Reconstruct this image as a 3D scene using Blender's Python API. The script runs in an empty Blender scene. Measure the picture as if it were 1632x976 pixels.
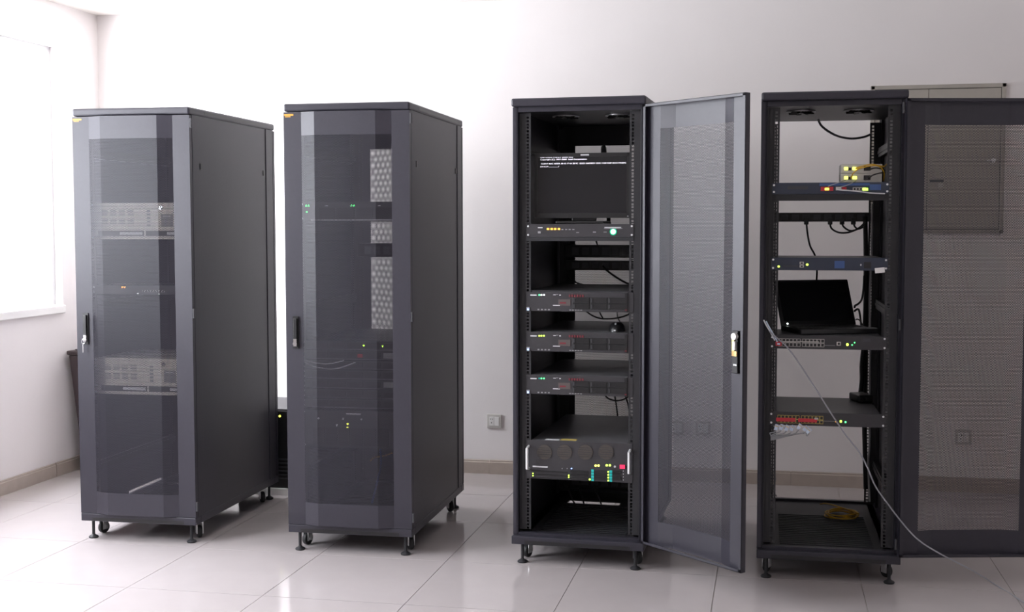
import bpy, math, random
from mathutils import Vector, Matrix
random.seed(7)
S = bpy.context.scene
C = S.collection

# ------------------------------------------------------------ camera
FPX, YAW, PITCH, ROLL, CZ = 2022.58, -0.2024, 0.0633, -0.0012, 1.5296
fw = Vector((math.sin(YAW)*math.cos(PITCH), math.cos(YAW)*math.cos(PITCH), -math.sin(PITCH)))
rt = Vector((math.cos(YAW), -math.sin(YAW), 0)); up = rt.cross(fw)
r2 = math.cos(ROLL)*rt + math.sin(ROLL)*up; u2 = -math.sin(ROLL)*rt + math.cos(ROLL)*up
cd = bpy.data.cameras.new('camera'); cam = bpy.data.objects.new('camera', cd); C.objects.link(cam)
cd.sensor_width = 36; cd.lens = 36*FPX/1632; cd.clip_start = .05; cd.clip_end = 200
cam.matrix_world = Matrix(((r2.x, u2.x, -fw.x, 0), (r2.y, u2.y, -fw.y, 0), (r2.z, u2.z, -fw.z, CZ), (0, 0, 0, 1)))
S.camera = cam

# ------------------------------------------------------------ daylight and exposure
w = bpy.data.worlds.new('overcast_sky'); S.world = w; w.use_nodes = True
bg = w.node_tree.nodes['Background']; bg.inputs[0].default_value = (.93, .935, 1.0, 1); bg.inputs[1].default_value = 26.0
S.view_settings.view_transform = 'Standard'; S.view_settings.look = 'None'
S.view_settings.gamma = 1; S.view_settings.use_curve_mapping = False
S.view_settings.exposure = 0.22
cy = S.cycles
cy.max_bounces = 10; cy.diffuse_bounces = 6; cy.glossy_bounces = 4; cy.transparent_max_bounces = 24
cy.sample_clamp_indirect = 8; cy.caustics_reflective = False; cy.caustics_refractive = False

# ------------------------------------------------------------ room numbers
XL, XR, YB, YF, ZC = -4.285, 3.5, 7.58, -2.4, 2.885
WT = .13                                   # wall thickness at the windows
WIN = [(5.15, 7.1), (2.6, 4.6)]  # windows along the left wall (y ranges)
WZ0, WZ1 = 1.045, 2.62
for a, b in WIN:
    ld = bpy.data.lights.new('window_portal', 'AREA'); ld.shape = 'RECTANGLE'; ld.size = WZ1-WZ0; ld.size_y = b-a
    ld.cycles.is_portal = True
    lo = bpy.data.objects.new('window_portal', ld); C.objects.link(lo)
    lo.location = (XL-WT-.02, (a+b)/2, (WZ0+WZ1)/2); lo.rotation_euler = (0, -math.pi/2, 0)

# ------------------------------------------------------------ rack poses and pixel helpers
RK = [(-2.9978, 5.5845, .0116), (-1.9156, 5.5648, .0157), (-.8423, 5.5355, -.0363), (.2468, 5.5157, .009)]
W, H, H0, D = .6, 2.0, .0913, 1.0774
ZT = H0+H
CAPH, BASEH = .036, .037
def ray(px, py): return fw + (px-816)/FPX*r2 - (py-488)/FPX*u2
def toloc(i, P, vec=False):
    X, Y, a = RK[i]; ca, sa = math.cos(a), math.sin(a)
    x, y = (P[0], P[1]) if vec else (P[0]-X, P[1]-Y)
    return Vector((ca*x+sa*y, -sa*x+ca*y, P[2]))
def wpt(i, l):
    X, Y, a = RK[i]; ca, sa = math.cos(a), math.sin(a)
    return Vector((X+ca*l[0]-sa*l[1], Y+sa*l[0]+ca*l[1], l[2]))
def L(i, px, py, ly=.055):                 # pixel -> rack coordinates at depth ly inside rack i
    c = toloc(i, (0, 0, CZ)); d = toloc(i, ray(px, py), True); t = (ly-c.y)/d.y
    return c+t*d
def FL(px, py, z=0):                       # pixel -> point on the floor
    d = ray(px, py); t = (z-CZ)/d.z; return Vector((0, 0, CZ))+t*d
def WB(px, py, y=YB):                      # pixel -> point on the back wall
    d = ray(px, py); t = y/d.y; return Vector((0, 0, CZ))+t*d

# ------------------------------------------------------------ materials
def mat(name, col, rough=.5, metal=0, spec=.5, noise=0, nscale=40, bump=0, bscale=300, emit=None, estr=0, coat=0):
    m = bpy.data.materials.new(name); m.use_nodes = True; nt = m.node_tree; b = nt.nodes['Principled BSDF']
    b.inputs['Base Color'].default_value = (*col, 1); b.inputs['Roughness'].default_value = rough
    b.inputs['Metallic'].default_value = metal; b.inputs['Specular IOR Level'].default_value = spec
    b.inputs['Coat Weight'].default_value = coat
    tc = nt.nodes.new('ShaderNodeTexCoord')
    if noise:
        n = nt.nodes.new('ShaderNodeTexNoise'); n.inputs['Scale'].default_value = nscale; n.inputs['Detail'].default_value = 4
        nt.links.new(tc.outputs['Object'], n.inputs['Vector'])
        r = nt.nodes.new('ShaderNodeValToRGB')
        r.color_ramp.elements[0].position = .3; r.color_ramp.elements[1].position = .7
        r.color_ramp.elements[0].color = (*[c*(1-noise) for c in col], 1); r.color_ramp.elements[1].color = (*[min(1, c*(1+noise)) for c in col], 1)
        nt.links.new(n.outputs['Fac'], r.inputs['Fac']); nt.links.new(r.outputs['Color'], b.inputs['Base Color'])
    if bump:
        n = nt.nodes.new('ShaderNodeTexNoise'); n.inputs['Scale'].default_value = bscale
        nt.links.new(tc.outputs['Object'], n.inputs['Vector'])
        bp = nt.nodes.new('ShaderNodeBump'); bp.inputs['Strength'].default_value = bump; bp.inputs['Distance'].default_value = .001
        nt.links.new(n.outputs['Fac'], bp.inputs['Height']); nt.links.new(bp.outputs['Normal'], b.inputs['Normal'])
    if emit:
        b.inputs['Emission Color'].default_value = (*emit, 1); b.inputs['Emission Strength'].default_value = estr
    return m
M = {}
M['wall'] = mat('painted_plaster', (.80, .765, .755), .8, spec=.2, noise=.012, nscale=3, bump=.25, bscale=120)
M['ceil'] = mat('ceiling_paint', (.84, .81, .77), .85, spec=.2, noise=.01, nscale=2)
M['tile'] = mat('polished_porcelain', (.46, .42, .42), .10, spec=.55, noise=.02, nscale=6)
M['grout'] = mat('grout', (.30, .27, .25), .9, noise=.05)
M['base'] = mat('brown_grey_ceramic', (.42, .36, .31), .35, noise=.06, nscale=14)
M['paint'] = mat('black_powder_coat', (.025, .0235, .034), .42, spec=.5, noise=.05, nscale=60, bump=.15, bscale=900)
M['dark'] = mat('black_sheet_steel', (.022, .022, .025), .5, spec=.4, noise=.05)
M['rail'] = mat('rail_steel', (.021, .021, .024), .42, spec=.5)
M['chass'] = mat('dark_galvanised_steel', (.20, .20, .215), .38, metal=.6, noise=.04, nscale=20)
M['chassd'] = mat('charcoal_steel', (.06, .06, .066), .42, metal=.2, noise=.04)
M['face'] = mat('charcoal_bezel', (.034, .032, .036), .45, noise=.05)
M['facebl'] = mat('blue_black_bezel', (.030, .038, .062), .4, noise=.05)
M['blue'] = mat('blue_label', (.05, .10, .26), .4)
M['fan'] = mat('brown_black_fan_guard', (.062, .052, .044), .6, noise=.3, nscale=500)
M['redd'] = mat('dark_red_plastic', (.17, .018, .028), .5)
M['badge'] = mat('brown_grey_badge', (.085, .070, .066), .5)
M['black'] = mat('black_plastic', (.012, .012, .013), .35)
M['rubber'] = mat('black_rubber', (.015, .015, .016), .6)
M['screen'] = mat('lcd_glass', (.010, .010, .012), .12, spec=.5)
M['chrome'] = mat('chrome', (.85, .86, .88), .18, metal=1)
M['zinc'] = mat('zinc_steel', (.72, .73, .74), .35, metal=.8)
M['silver'] = mat('bright_aluminium', (.86, .87, .88), .3, metal=.4)
M['brass'] = mat('brass', (.80, .58, .26), .3, metal=.8)
M['orange'] = mat('orange_badge', (.75, .34, .04), .45)
M['beige'] = mat('beige_enamel', (.52, .50, .46), .5, noise=.04)
M['beige2'] = mat('pale_grey_steel', (.62, .59, .54), .5, noise=.03)
M['cab'] = mat('grey_beige_cabinet_paint', (.40, .37, .325), .5, noise=.03, nscale=8)
M['white'] = mat('white_plastic', (.80, .79, .77), .4)
M['ivory'] = mat('off_white_plastic', (.55, .53, .50), .45)
M['grey'] = mat('mid_grey_plastic', (.28, .28, .29), .5)
M['print'] = mat('light_print', (.62, .62, .64), .6)
M['red'] = mat('red_plastic', (.50, .025, .04), .45)
M['yellow'] = mat('yellow_cable_jacket', (.62, .36, .02), .45)
M['ylabel'] = mat('yellow_label', (.55, .43, .12), .6)
M['cableblk'] = mat('black_cable_jacket', (.014, .014, .015), .5)
M['cablegry'] = mat('grey_cable_jacket', (.30, .30, .33), .45)
M['cablewht'] = mat('white_cable_jacket', (.62, .62, .64), .45)
M['cableblu'] = mat('blue_cable_jacket', (.05, .12, .42), .45)
M['clear'] = mat('clear_plug_plastic', (.62, .70, .84), .15, spec=.7)
M['bin'] = mat('dark_brown_plastic', (.045, .030, .032), .5)
M['alu'] = mat('white_window_frame', (.72, .72, .73), .4)
def led(name, col, s): M[name] = mat(name, tuple(min(1, c) for c in col), .4, emit=col, estr=s)
led('led_green', (.10, 1.0, .25), 2.2); led('led_lime', (.55, 1.0, .08), 3.0); led('led_yellow', (.95, 1.0, .12), 2.6)
led('led_orange', (1.0, .42, .05), 2.6); led('led_blue', (.25, .45, 1.0), 3.0); led('led_teal', (.01, .26, .25), .7)
led('led_white', (.95, 1.0, 1.0), 3.0); led('led_red', (.75, .03, .10), .7); led('led_glow', (.55, 1.0, .80), 5); led('led_ring', (.0, .30, .14), .9)
led('scr_text', (.80, .78, .85), .75)

def perforated():
    m = bpy.data.materials.new('perforated_black_steel'); m.use_nodes = True; nt = m.node_tree
    b = nt.nodes['Principled BSDF']; b.inputs['Base Color'].default_value = (.025, .0235, .034, 1); b.inputs['Roughness'].default_value = .45
    out = nt.nodes['Material Output']
    def mth(op, a, bb=None):
        n = nt.nodes.new('ShaderNodeMath'); n.operation = op
        for k, v in enumerate((a, bb)):
            if v is None: continue
            if isinstance(v, (int, float)): n.inputs[k].default_value = v
            else: nt.links.new(v, n.inputs[k])
        return n.outputs[0]
    tc = nt.nodes.new('ShaderNodeTexCoord'); sp = nt.nodes.new('ShaderNodeSeparateXYZ'); nt.links.new(tc.outputs['Object'], sp.inputs[0])
    p = .0062; q = p*.866
    zz = mth('DIVIDE', sp.outputs['Z'], q); row = mth('FLOOR', zz)
    xo = mth('ADD', mth('DIVIDE', sp.outputs['X'], p), mth('MULTIPLY', mth('FLOORED_MODULO', row, 2), .5))
    fx = mth('MULTIPLY', mth('SUBTRACT', mth('FRACT', xo), .5), p)
    fz = mth('MULTIPLY', mth('SUBTRACT', mth('FRACT', zz), .5), q)
    d2 = mth('ADD', mth('MULTIPLY', fx, fx), mth('MULTIPLY', fz, fz))
    hole = mth('LESS_THAN', d2, (.345*p)**2)
    tr = nt.nodes.new('ShaderNodeBsdfTransparent'); mx = nt.nodes.new('ShaderNodeMixShader')
    nt.links.new(hole, mx.inputs[0]); nt.links.new(b.outputs[0], mx.inputs[1]); nt.links.new(tr.outputs[0], mx.inputs[2])
    nt.links.new(mx.outputs[0], out.inputs['Surface'])
    return m
M['perf'] = perforated()
def glass():
    m = bpy.data.materials.new('window_glass'); m.use_nodes = True; nt = m.node_tree
    nt.nodes.remove(nt.nodes['Principled BSDF']); out = nt.nodes['Material Output']
    tr = nt.nodes.new('ShaderNodeBsdfTransparent'); tr.inputs[0].default_value = (.96, .97, .97, 1)
    gl = nt.nodes.new('ShaderNodeBsdfGlossy'); gl.inputs['Roughness'].default_value = .02
    mx = nt.nodes.new('ShaderNodeMixShader'); mx.inputs[0].default_value = .05
    nt.links.new(tr.outputs[0], mx.inputs[1]); nt.links.new(gl.outputs[0], mx.inputs[2]); nt.links.new(mx.outputs[0], out.inputs['Surface'])
    return m
M['glass'] = glass()

# ------------------------------------------------------------ mesh builder
class MB:
    def __init__(s): s.v = []; s.f = []
    def add(s, vs, fs):
        n = len(s.v); s.v += [tuple(v) for v in vs]; s.f += [tuple(n+k for k in f) for f in fs]; return s
    def box(s, x0, x1, y0, y1, z0, z1, tf=None):
        x0, x1 = sorted((x0, x1)); y0, y1 = sorted((y0, y1)); z0, z1 = sorted((z0, z1))
        vs = [Vector(p) for p in ((x0,y0,z0),(x1,y0,z0),(x1,y1,z0),(x0,y1,z0),(x0,y0,z1),(x1,y0,z1),(x1,y1,z1),(x0,y1,z1))]
        if tf: vs = [tf @ v for v in vs]
        return s.add(vs, ((0,3,2,1),(4,5,6,7),(0,1,5,4),(1,2,6,5),(2,3,7,6),(3,0,4,7)))
    def prism(s, poly, axis, a, b):      # poly of 2D points extruded along axis
        n = len(poly); vs = []
        for t in (a, b):
            for (u, v) in poly: vs.append({'x': (t, u, v), 'y': (u, t, v), 'z': (u, v, t)}[axis])
        fs = [tuple(range(n))[::-1], tuple(range(n, 2*n))] + [(k, (k+1) % n, n+(k+1) % n, n+k) for k in range(n)]
        return s.add(vs, fs)
    def lathe(s, prof, c=(0,0,0), axis='z', n=20):   # prof: (radius, height)
        vs = []; fs = []
        for (r, h) in prof:
            for k in range(n):
                a = 2*math.pi*k/n; u, v = r*math.cos(a), r*math.sin(a)
                q = {'z': (u, v, h), 'y': (u, h, v), 'x': (h, u, v)}[axis]
                vs.append((c[0]+q[0], c[1]+q[1], c[2]+q[2]))
        m = len(prof)
        for j in range(m-1):
            for k in range(n): fs.append((j*n+k, j*n+(k+1) % n, (j+1)*n+(k+1) % n, (j+1)*n+k))
        fs.append(tuple(range(n))[::-1]); fs.append(tuple((m-1)*n+k for k in range(n)))
        return s.add(vs, fs)
    def cyl(s, c, r, h, axis='z', n=16): return s.lathe([(r, 0), (r, h)], c, axis, n)
    def tube(s, pts, r, n=8, smooth=True, closed=False):
        P = [Vector(p) for p in pts]
        if smooth and len(P) > 2:
            Q = []
            for k in range(len(P)-1):
                a, b, c, d = P[max(k-1, 0)], P[k], P[k+1], P[min(k+2, len(P)-1)]
                for t in (0, .2, .4, .6, .8):
                    Q.append(.5*((2*b)+(c-a)*t+(2*a-5*b+4*c-d)*t*t+(3*b-a-3*c+d)*t**3))
            P = Q+[P[-1]]
        vs = []; fs = []; nrm = None
        for k, q in enumerate(P):
            t = (P[min(k+1, len(P)-1)]-P[max(k-1, 0)]).normalized()
            if nrm is None: nrm = t.orthogonal().normalized()
            nrm = (nrm-t*nrm.dot(t)).normalized(); bn = t.cross(nrm)
            for j in range(n):
                a = 2*math.pi*j/n; vs.append(q+r*(math.cos(a)*nrm+math.sin(a)*bn))
        for k in range(len(P)-1):
            for j in range(n): fs.append((k*n+j, k*n+(j+1) % n, (k+1)*n+(j+1) % n, (k+1)*n+j))
        fs.append(tuple(range(n))[::-1]); fs.append(tuple((len(P)-1)*n+j for j in range(n)))
        return s.add(vs, fs)
    def mesh(s, name, m, smooth=False):
        me = bpy.data.meshes.new(name); me.from_pydata(s.v, [], s.f); me.update()
        import bmesh
        bm = bmesh.new(); bm.from_mesh(me); bmesh.ops.recalc_face_normals(bm, faces=bm.faces); bm.to_mesh(me); bm.free()
        me.materials.append(M[m])
        if smooth:
            for p in me.polygons: p.use_smooth = True
            me.set_sharp_from_angle(angle=math.radians(38))
        return me
    def build(s, name, m, parent=None, loc=(0,0,0), rz=0, bevel=0, smooth=False):
        o = bpy.data.objects.new(name, s.mesh(name, m, smooth)); C.objects.link(o)
        o.location = loc; o.rotation_euler[2] = rz; o.parent = parent
        if bevel:
            b = o.modifiers.new('bevel', 'BEVEL'); b.width = bevel; b.segments = 2; b.limit_method = 'ANGLE'
        return o
def share(name, me, parent=None, loc=(0,0,0), rot=(0,0,0)):
    o = bpy.data.objects.new(name, me); C.objects.link(o); o.parent = parent; o.location = loc; o.rotation_euler = rot; return o
def tag(o, label, cat, group=None):
    o['label'] = label; o['category'] = cat
    if group: o['group'] = group
    return o
def thing(name, label, cat, loc=(0,0,0), rz=0, group=None):
    o = bpy.data.objects.new(name, None); C.objects.link(o); o.location = loc; o.rotation_euler[2] = rz
    o.empty_display_size = .1
    return tag(o, label, cat, group)
def struct(o): o['kind'] = 'structure'; return o
B = lambda *a: MB().box(*a)

# ------------------------------------------------------------ setting: floor, walls, ceiling
floor = struct(B(XL-WT, XR, YF, YB+.1, -.12, -.003).build('floor', 'grout'))
xs = [XL]+[-.223+.61*k for k in range(-6, 7)]+[XR]
ys = [YF]+[4.855-.61*k for k in range(11, 0, -1)]+[4.855, 5.53, 6.30, 6.96, YB]
tiles = {}
for i in range(len(xs)-1):
    for j in range(len(ys)-1):
        a, b = xs[i+1]-xs[i]-.003, ys[j+1]-ys[j]-.003
        key = (round(a, 3), round(b, 3))
        if key not in tiles: tiles[key] = B(-a/2, a/2, -b/2, b/2, -.010, 0).mesh('tile', 'tile')
        share('tile', tiles[key], floor, ((xs[i]+xs[i+1])/2, (ys[j]+ys[j+1])/2, 0))
struct(B(XL-WT, XR+.1, YB, YB+.12, -.12, ZC+.1).build('wall_back', 'wall'))
struct(B(XR, XR+.1, YF-.1, YB, -.12, ZC+.1).build('wall_right', 'wall'))
struct(B(XL-WT, XR, YF-.1, YF, -.12, ZC+.1).build('wall_front', 'wall'))
struct(B(XL-WT, XR, YF, YB, ZC, ZC+.1).build('ceiling', 'ceil'))
wl = MB().box(XL-WT, XL, YF, YB, -.003, WZ0-.05).box(XL-WT, XL, YF, YB, WZ1, ZC)
edges = [YF]+[v for a, b in reversed(WIN) for v in (a, b)]+[YB]
for k in range(0, len(edges), 2): wl.box(XL-WT, XL, edges[k], edges[k+1], WZ0-.05, WZ1)
struct(wl.build('wall_left', 'wall'))
for n, (a, b) in enumerate(WIN):
    X0 = XL-WT+.02
    m = MB()
    for (y0, y1, z0, z1) in ((a, b, WZ0, WZ0+.055), (a, b, WZ1-.055, WZ1), (a, a+.055, WZ0+.055, WZ1-.055), (b-.055, b, WZ0+.055, WZ1-.055), ((a+b)/2-.03, (a+b)/2+.03, WZ0+.055, WZ1-.055)):
        m.box(X0, X0+.06, y0, y1, z0, z1)
    wo = struct(m.build('window_%d' % (n+1), 'alu'))
    for (y0, y1) in ((a+.055, (a+b)/2-.03), ((a+b)/2+.03, b-.055)):
        B(X0+.027, X0+.033, y0, y1, WZ0+.055, WZ1-.055).build('pane', 'glass', wo)
    B(XL-WT, XL+.02, a-.02 if n else a, b, WZ0-.05, WZ0).build('window_sill', 'white', wo, bevel=.006)
# skirting: single ceramic pieces
bb = struct(B(XL, XR, YB-.006, YB, 0, .080).build('baseboard_back', 'grout'))
edge = [XL+.012]+[-1.695+.605*k for k in range(-4, 9)]+[XR]
for k in range(len(edge)-1):
    a, b = edge[k]+.0015, edge[k+1]-.0015
    if b-a < .02: continue
    prof = [(YB-.004, 0), (YB-.016, 0), (YB-.016, .070), (YB-.012, .074), (YB-.012, .082), (YB-.009, .085), (YB-.004, .085)]
    if abs(edge[k]+1.695) < .01: prof = [(y-.007 if y < YB-.005 else y, z+(.002 if z > 0 else 0)) for y, z in prof]
    MB().prism(prof, 'x', a, b).build('baseboard_tile', 'base', bb)
bl = struct(B(XL, XL+.006, YF, YB, 0, .080).build('baseboard_left', 'grout'))
k = YB-.018
while k > YF+.1:
    a, b = k-.6, k-.003
    MB().prism([(XL+.004, 0), (XL+.016, 0), (XL+.016, .070), (XL+.012, .074), (XL+.012, .082), (XL+.009, .085), (XL+.004, .085)], 'y', a, b).build('baseboard_tile', 'base', bl)
    k -= .603

# ------------------------------------------------------------ server cabinet
U = .04445
def rail_mesh():
    m = MB(); z0, z1 = .15, 2.03
    m.box(-.014, -.005, 0, .002, z0, z1).box(.005, .014, 0, .002, z0, z1).box(.012, .038, 0, .002, z0, z1).box(.028, .030, 0, .05, z0, z1)
    z = z0; last = z0
    while z+U < z1:
        for c in (.0064, .0222, .0381):
            m.box(-.005, .005, 0, .002, last, z+c-.0047); last = z+c+.0047
        z += U
    m.box(-.005, .005, 0, .002, last, z1)
    return m
RAIL = rail_mesh().mesh('mounting_rail', 'rail')
railmir = MB(); rm_ = rail_mesh(); railmir.v = [(-x, y, z) for x, y, z in rm_.v]; railmir.f = rm_.f
RAILM = railmir.mesh('mounting_rail', 'rail')
PROF = [(-.600, 0), (-.515, 0), (-.445, -.022), (-.155, -.022), (-.085, 0), (0, 0)]
DZ = H0+BASEH+.002; DH = ZT-CAPH-.003-DZ
PZ0, PZ1 = .238-DZ, 1.945-DZ
def sheet(pts, z0, z1, t=.0018):
    m = MB(); n = len(pts)
    poly = [(x, y) for x, y in pts]+[(x, y+t) for x, y in reversed(pts)]
    # extrude segment by segment so that every face stays planar
    for k in range(n-1):
        (xa, ya), (xb, yb) = pts[k], pts[k+1]
        m.prism([(xa, ya), (xb, yb), (xb, yb+t), (xa, ya+t)], 'z', z0, z1)
    return m
def door_mesh(flat=False):
    pr = [(x, 0) for x, y in PROF] if flat else PROF
    m = sheet(pr, 0, PZ0); 
    for part in (sheet(pr, PZ1, DH), sheet(pr[:2], PZ0, PZ1), sheet(pr[-2:], PZ0, PZ1)): m.add(part.v, part.f)
    t = .0018; d = .026
    for (x0, x1) in ((-.6, -.6+t), (-t, 0)):
        m.box(x0, x1, t, d, 0, DH)
    m.box(-.6, 0, t, d, 0, t).box(-.6, 0, t, d, DH-t, DH)
    # inward lips of the folded edge
    m.box(-.6, -.585, d-t, d, 0, DH).box(-.015, 0, d-t, d, 0, DH).box(-.6, 0, d-t, d, 0, .012).box(-.6, 0, d-t, d, DH-.012, DH)
    return m
DOOR = door_mesh().mesh('front_door', 'paint'); PERF = sheet(PROF[1:5], PZ0, PZ1, .0012).mesh('perforated_panel', 'perf')
PERF2 = MB().add(*(lambda m: (m.v, m.f))(sheet([(x, 0) for x, y in PROF[1:5]], PZ0, PZ1, .0012))).mesh('perforated_panel', 'perf')
DOORR = door_mesh(True).mesh('rear_door', 'paint')
solidm = door_mesh(True); sp_ = sheet([(-.515, 0), (-.085, 0)], PZ0, PZ1); solidm.add(sp_.v, sp_.f)
DOORS = solidm.mesh('rear_door', 'paint')
HP = B(-.014, .014, -.004, .004, -.075, .075).mesh('handle_plate', 'black')
# small shared pieces
FOOT = MB().lathe([(.022, 0), (.024, .005), (.020, .010), (.011, .014), (.007, .019), (.0075, H0-.006), (.011, H0-.005), (.011, H0)], n=14).mesh('levelling_foot', 'dark', True)
WHEEL = MB().lathe([(.018, -.011), (.029, -.009), (.031, 0), (.029, .009), (.018, .011)], (0, 0, .031), 'x', 18).mesh('wheel', 'rubber', True)
FORK = (MB().box(-.016, -.013, -.016, .016, .022, .078).box(.013, .016, -.016, .016, .022, .078).box(-.016, .016, -.018, .018, .076, .080)
        .cyl((0, 0, .078), .016, H0-.078, 'z', 14).cyl((-.018, 0, .031), .006, .036, 'x', 10)).mesh('caster_fork', 'zinc')
LATCH = B(-.004, .004, -.009, .009, -.014, .014).mesh('panel_latch', 'black')
FANRING = MB()
for rr in (.058, .042, .026):
    n = 28; vs = []; fs = []
    for k in range(n):
        a = 2*math.pi*k/n
        for (q, z) in ((rr, 0), (rr+.005, 0), (rr+.005, -.004), (rr, -.004)): vs.append((q*math.cos(a), q*math.sin(a), z))
    for k in range(n):
        for j in range(4): fs.append((4*k+j, 4*k+(j+1) % 4, 4*((k+1) % n)+(j+1) % 4, 4*((k+1) % n)+j))
    FANRING.add(vs, fs)
FANRING.box(-.064, .064, -.004, .004, -.006, -.002).box(-.004, .004, -.064, .064, -.006, -.002)
FANRING = FANRING.mesh('fan_guard', 'zinc')
FANB = MB().cyl((0, 0, 0), .022, .012, 'z', 14)
for k in range(7):
    tf = Matrix.Rotation(2*math.pi*k/7, 4, 'Z') @ Matrix.Rotation(.5, 4, 'X')
    FANB.box(.02, .056, -.014, .014, .004, .006, tf)
FANB = FANB.mesh('fan_blades', 'black')

def cabinet(i, label, door_angle, rear):
    X, Y, a = RK[i]
    t = thing('server_cabinet', label, 'server cabinet', (X, Y, 0), a, 'row of black server cabinets')
    # top cap with rounded shoulders
    cap = MB().box(-.3, .3, 0, D, ZT-CAPH, ZT).build('top_cap', 'paint', t, bevel=.008)
    for s in (-1, 1): B(s*.2985, s*.3005, .17, D-.12, ZT-.024, ZT-.012).build('vent_slot', 'black', cap)
    base = MB().box(-.3, .3, 0.0, .06, H0, H0+BASEH).box(-.3, .3, D-.06, D, H0, H0+BASEH).box(-.3, -.235, .06, D-.06, H0, H0+BASEH).box(.235, .3, .06, D-.06, H0, H0+BASEH).build('base_frame', 'paint', t, bevel=.003)
    B(-.24, .24, -.0006, .004, H0+.003, H0+.019).build('kick_slot', 'black', base)
    for sx in (-1, 1):
        for (y0, y1) in ((.030, .105), (D-.125, D-.030)):
            MB().box(sx*.274, sx*.3, y0, y1, H0+BASEH, ZT-CAPH).box(sx*.274, sx*.286, y0-(.012 if y0 > .5 else 0), y1+(.012 if y0 < .5 else 0), H0+BASEH, ZT-CAPH).build('corner_post', 'paint', t, bevel=.0025)
        z0 = H0+BASEH
        if i == 0 and sx < 0:      # cable notch at the foot of the window-side panel
            sp = MB().box(-.2875, -.2965, .1085, D-.1285, z0+.015, ZT-CAPH).box(-.2875, -.2965, .1085, .46, z0, z0+.015).box(-.2875, -.2965, .84, D-.1285, z0, z0+.015).build('side_panel', 'paint', t)
        else: sp = B(sx*.2875, sx*.2965, .1085, D-.1285, z0, ZT-CAPH).build('side_panel', 'paint', t)
        for y in (.130, D-.155): share('panel_latch', LATCH, sp, (sx*.2955, y, 1.815))
        for k, y in enumerate((.055, D-.125)):
            share('mounting_rail', RAIL if sx > 0 else RAILM, t, (sx*.236, y, 0))
        for z in (.32, 1.12, 1.86):
            MB().box(sx*.262, sx*.282, .105, D-.125, z, z+.045).box(sx*.258, sx*.262, .105, D-.125, z+.015, z+.030).build('side_brace', 'rail', t)
        for y in (.0405, D-.0405):
            share('levelling_foot', FOOT, t, (sx*.258, y, 0))
        for y in (.135, D-.135):
            c = bpy.data.objects.new('caster', FORK); C.objects.link(c); c.parent = t; c.location = (sx*.255, y, 0); c.rotation_euler[2] = .5*sx+.15
            share('wheel', WHEEL, c)
    for (y0, y1) in ((.030, .060), (D-.060, D-.030)):
        B(-.274, .274, y0, y1, ZT-CAPH-(.022 if y0 < .5 else .006), ZT-CAPH).build('cross_beam', 'paint', t)
        B(-.274, .274, y0, y1, H0+BASEH, H0+BASEH+.012).build('cross_beam', 'paint', t)
    # ceiling plate with two fans
    fz = ZT-CAPH-.012
    fp = B(-.287, .287, .060, D-.125, fz, fz+.006).build('fan_plate', 'chassd', t)
    for x in (-.125, .125):
        share('fan_guard', FANRING, fp, (x, .37, fz-.002)); share('fan_blades', FANB, fp, (x, .37, fz-.0135), (0, 0, .3))
    # floor tray with a cable opening and raised ribs
    tz = H0+BASEH
    if i in (0, 2):
        tr = MB().box(-.27, .27, .06, .735, tz-.006, tz).box(-.27, .27, .81, D-.06, tz-.006, tz).box(-.27, -.19, .735, .81, tz-.006, tz).box(.075, .27, .735, .81, tz-.006, tz)
    else: tr = MB().box(-.27, .27, .06, D-.06, tz-.006, tz)
    for k in range(18): tr.box(-.2, .2, .12+.034*k, .132+.034*k, tz, tz+.004)
    tr.build('floor_tray', 'dark', t)
    # front door
    dr = bpy.data.objects.new('front_door', DOOR); C.objects.link(dr); dr.parent = t
    dr.location = (.3, .001, DZ) if not door_angle else (.305, .012, DZ) if i == 2 else (.284, -.006, DZ); dr.rotation_euler[2] = door_angle
    share('perforated_panel', PERF, dr)
    hz = 1.035-DZ
    share('handle_plate', HP, dr, (-.551, -.003, hz))
    MB().box(-.560, -.542, -.016, -.007, hz-.035, hz+.066).build('handle', 'black', dr, bevel=.003)
    MB().lathe([(.010, -.020), (.010, -.003)], (-.551, 0, hz-.052), 'y', 16).box(-.559, -.543, -.017, -.006, hz-.064, hz-.030).build('lock', 'chrome', dr, smooth=True)
    if i == 0:
        MB().tube([(-.556+.009*math.cos(q*math.pi/8), -.022, hz-.062+.011*math.sin(q*math.pi/8)) for q in range(17)], .0016, 6, False).box(-.560, -.556, -.0225, -.0205, hz-.115, hz-.074).build('key', 'chrome', dr)
    MB().box(-.596, -.552, -.0015, .0, DH-.017, DH-.009).box(-.592, -.566, -.0012, .0, DH-.023, DH-.019).build('badge', 'orange', dr)
    for z in (.03, DH/2, DH-.06): MB().cyl((.006, .004, z), .006, .045, 'z', 10).build('hinge', 'chassd', dr)
    # inner side of the lock
    MB().box(-.567, -.535, .002, .022, hz-.10, hz+.072).build('lock_housing', 'black', dr, bevel=.003)
    MB().lathe([(.014, .022), (.014, .036), (.006, .038)], (-.556, 0, hz+.050), 'y', 18).build('lock_cam', 'white', dr, smooth=True)
    MB().box(-.562, -.548, .022, .034, hz-.005, hz+.030).build('cam_plate', 'white', dr, bevel=.002)
    MB().box(-.553, -.540, .022, .028, hz-.030, hz+.038).box(-.566, -.540, .022, .028, hz-.030, hz-.010).build('lock_bracket', 'brass', dr)
    for x in (-.561, -.551): MB().cyl((x, .018, hz-.065), .004, .008, 'y', 10).build('screw', 'zinc', dr)
    # rear door
    if rear:
        rd = bpy.data.objects.new('rear_door', DOORR if rear == 'mesh' else DOORS); C.objects.link(rd); rd.parent = t
        rd.location = (-.3, D-.001, DZ); rd.rotation_euler[2] = math.pi
        if rear == 'mesh': share('perforated_panel', PERF2, rd)
    return t
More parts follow.
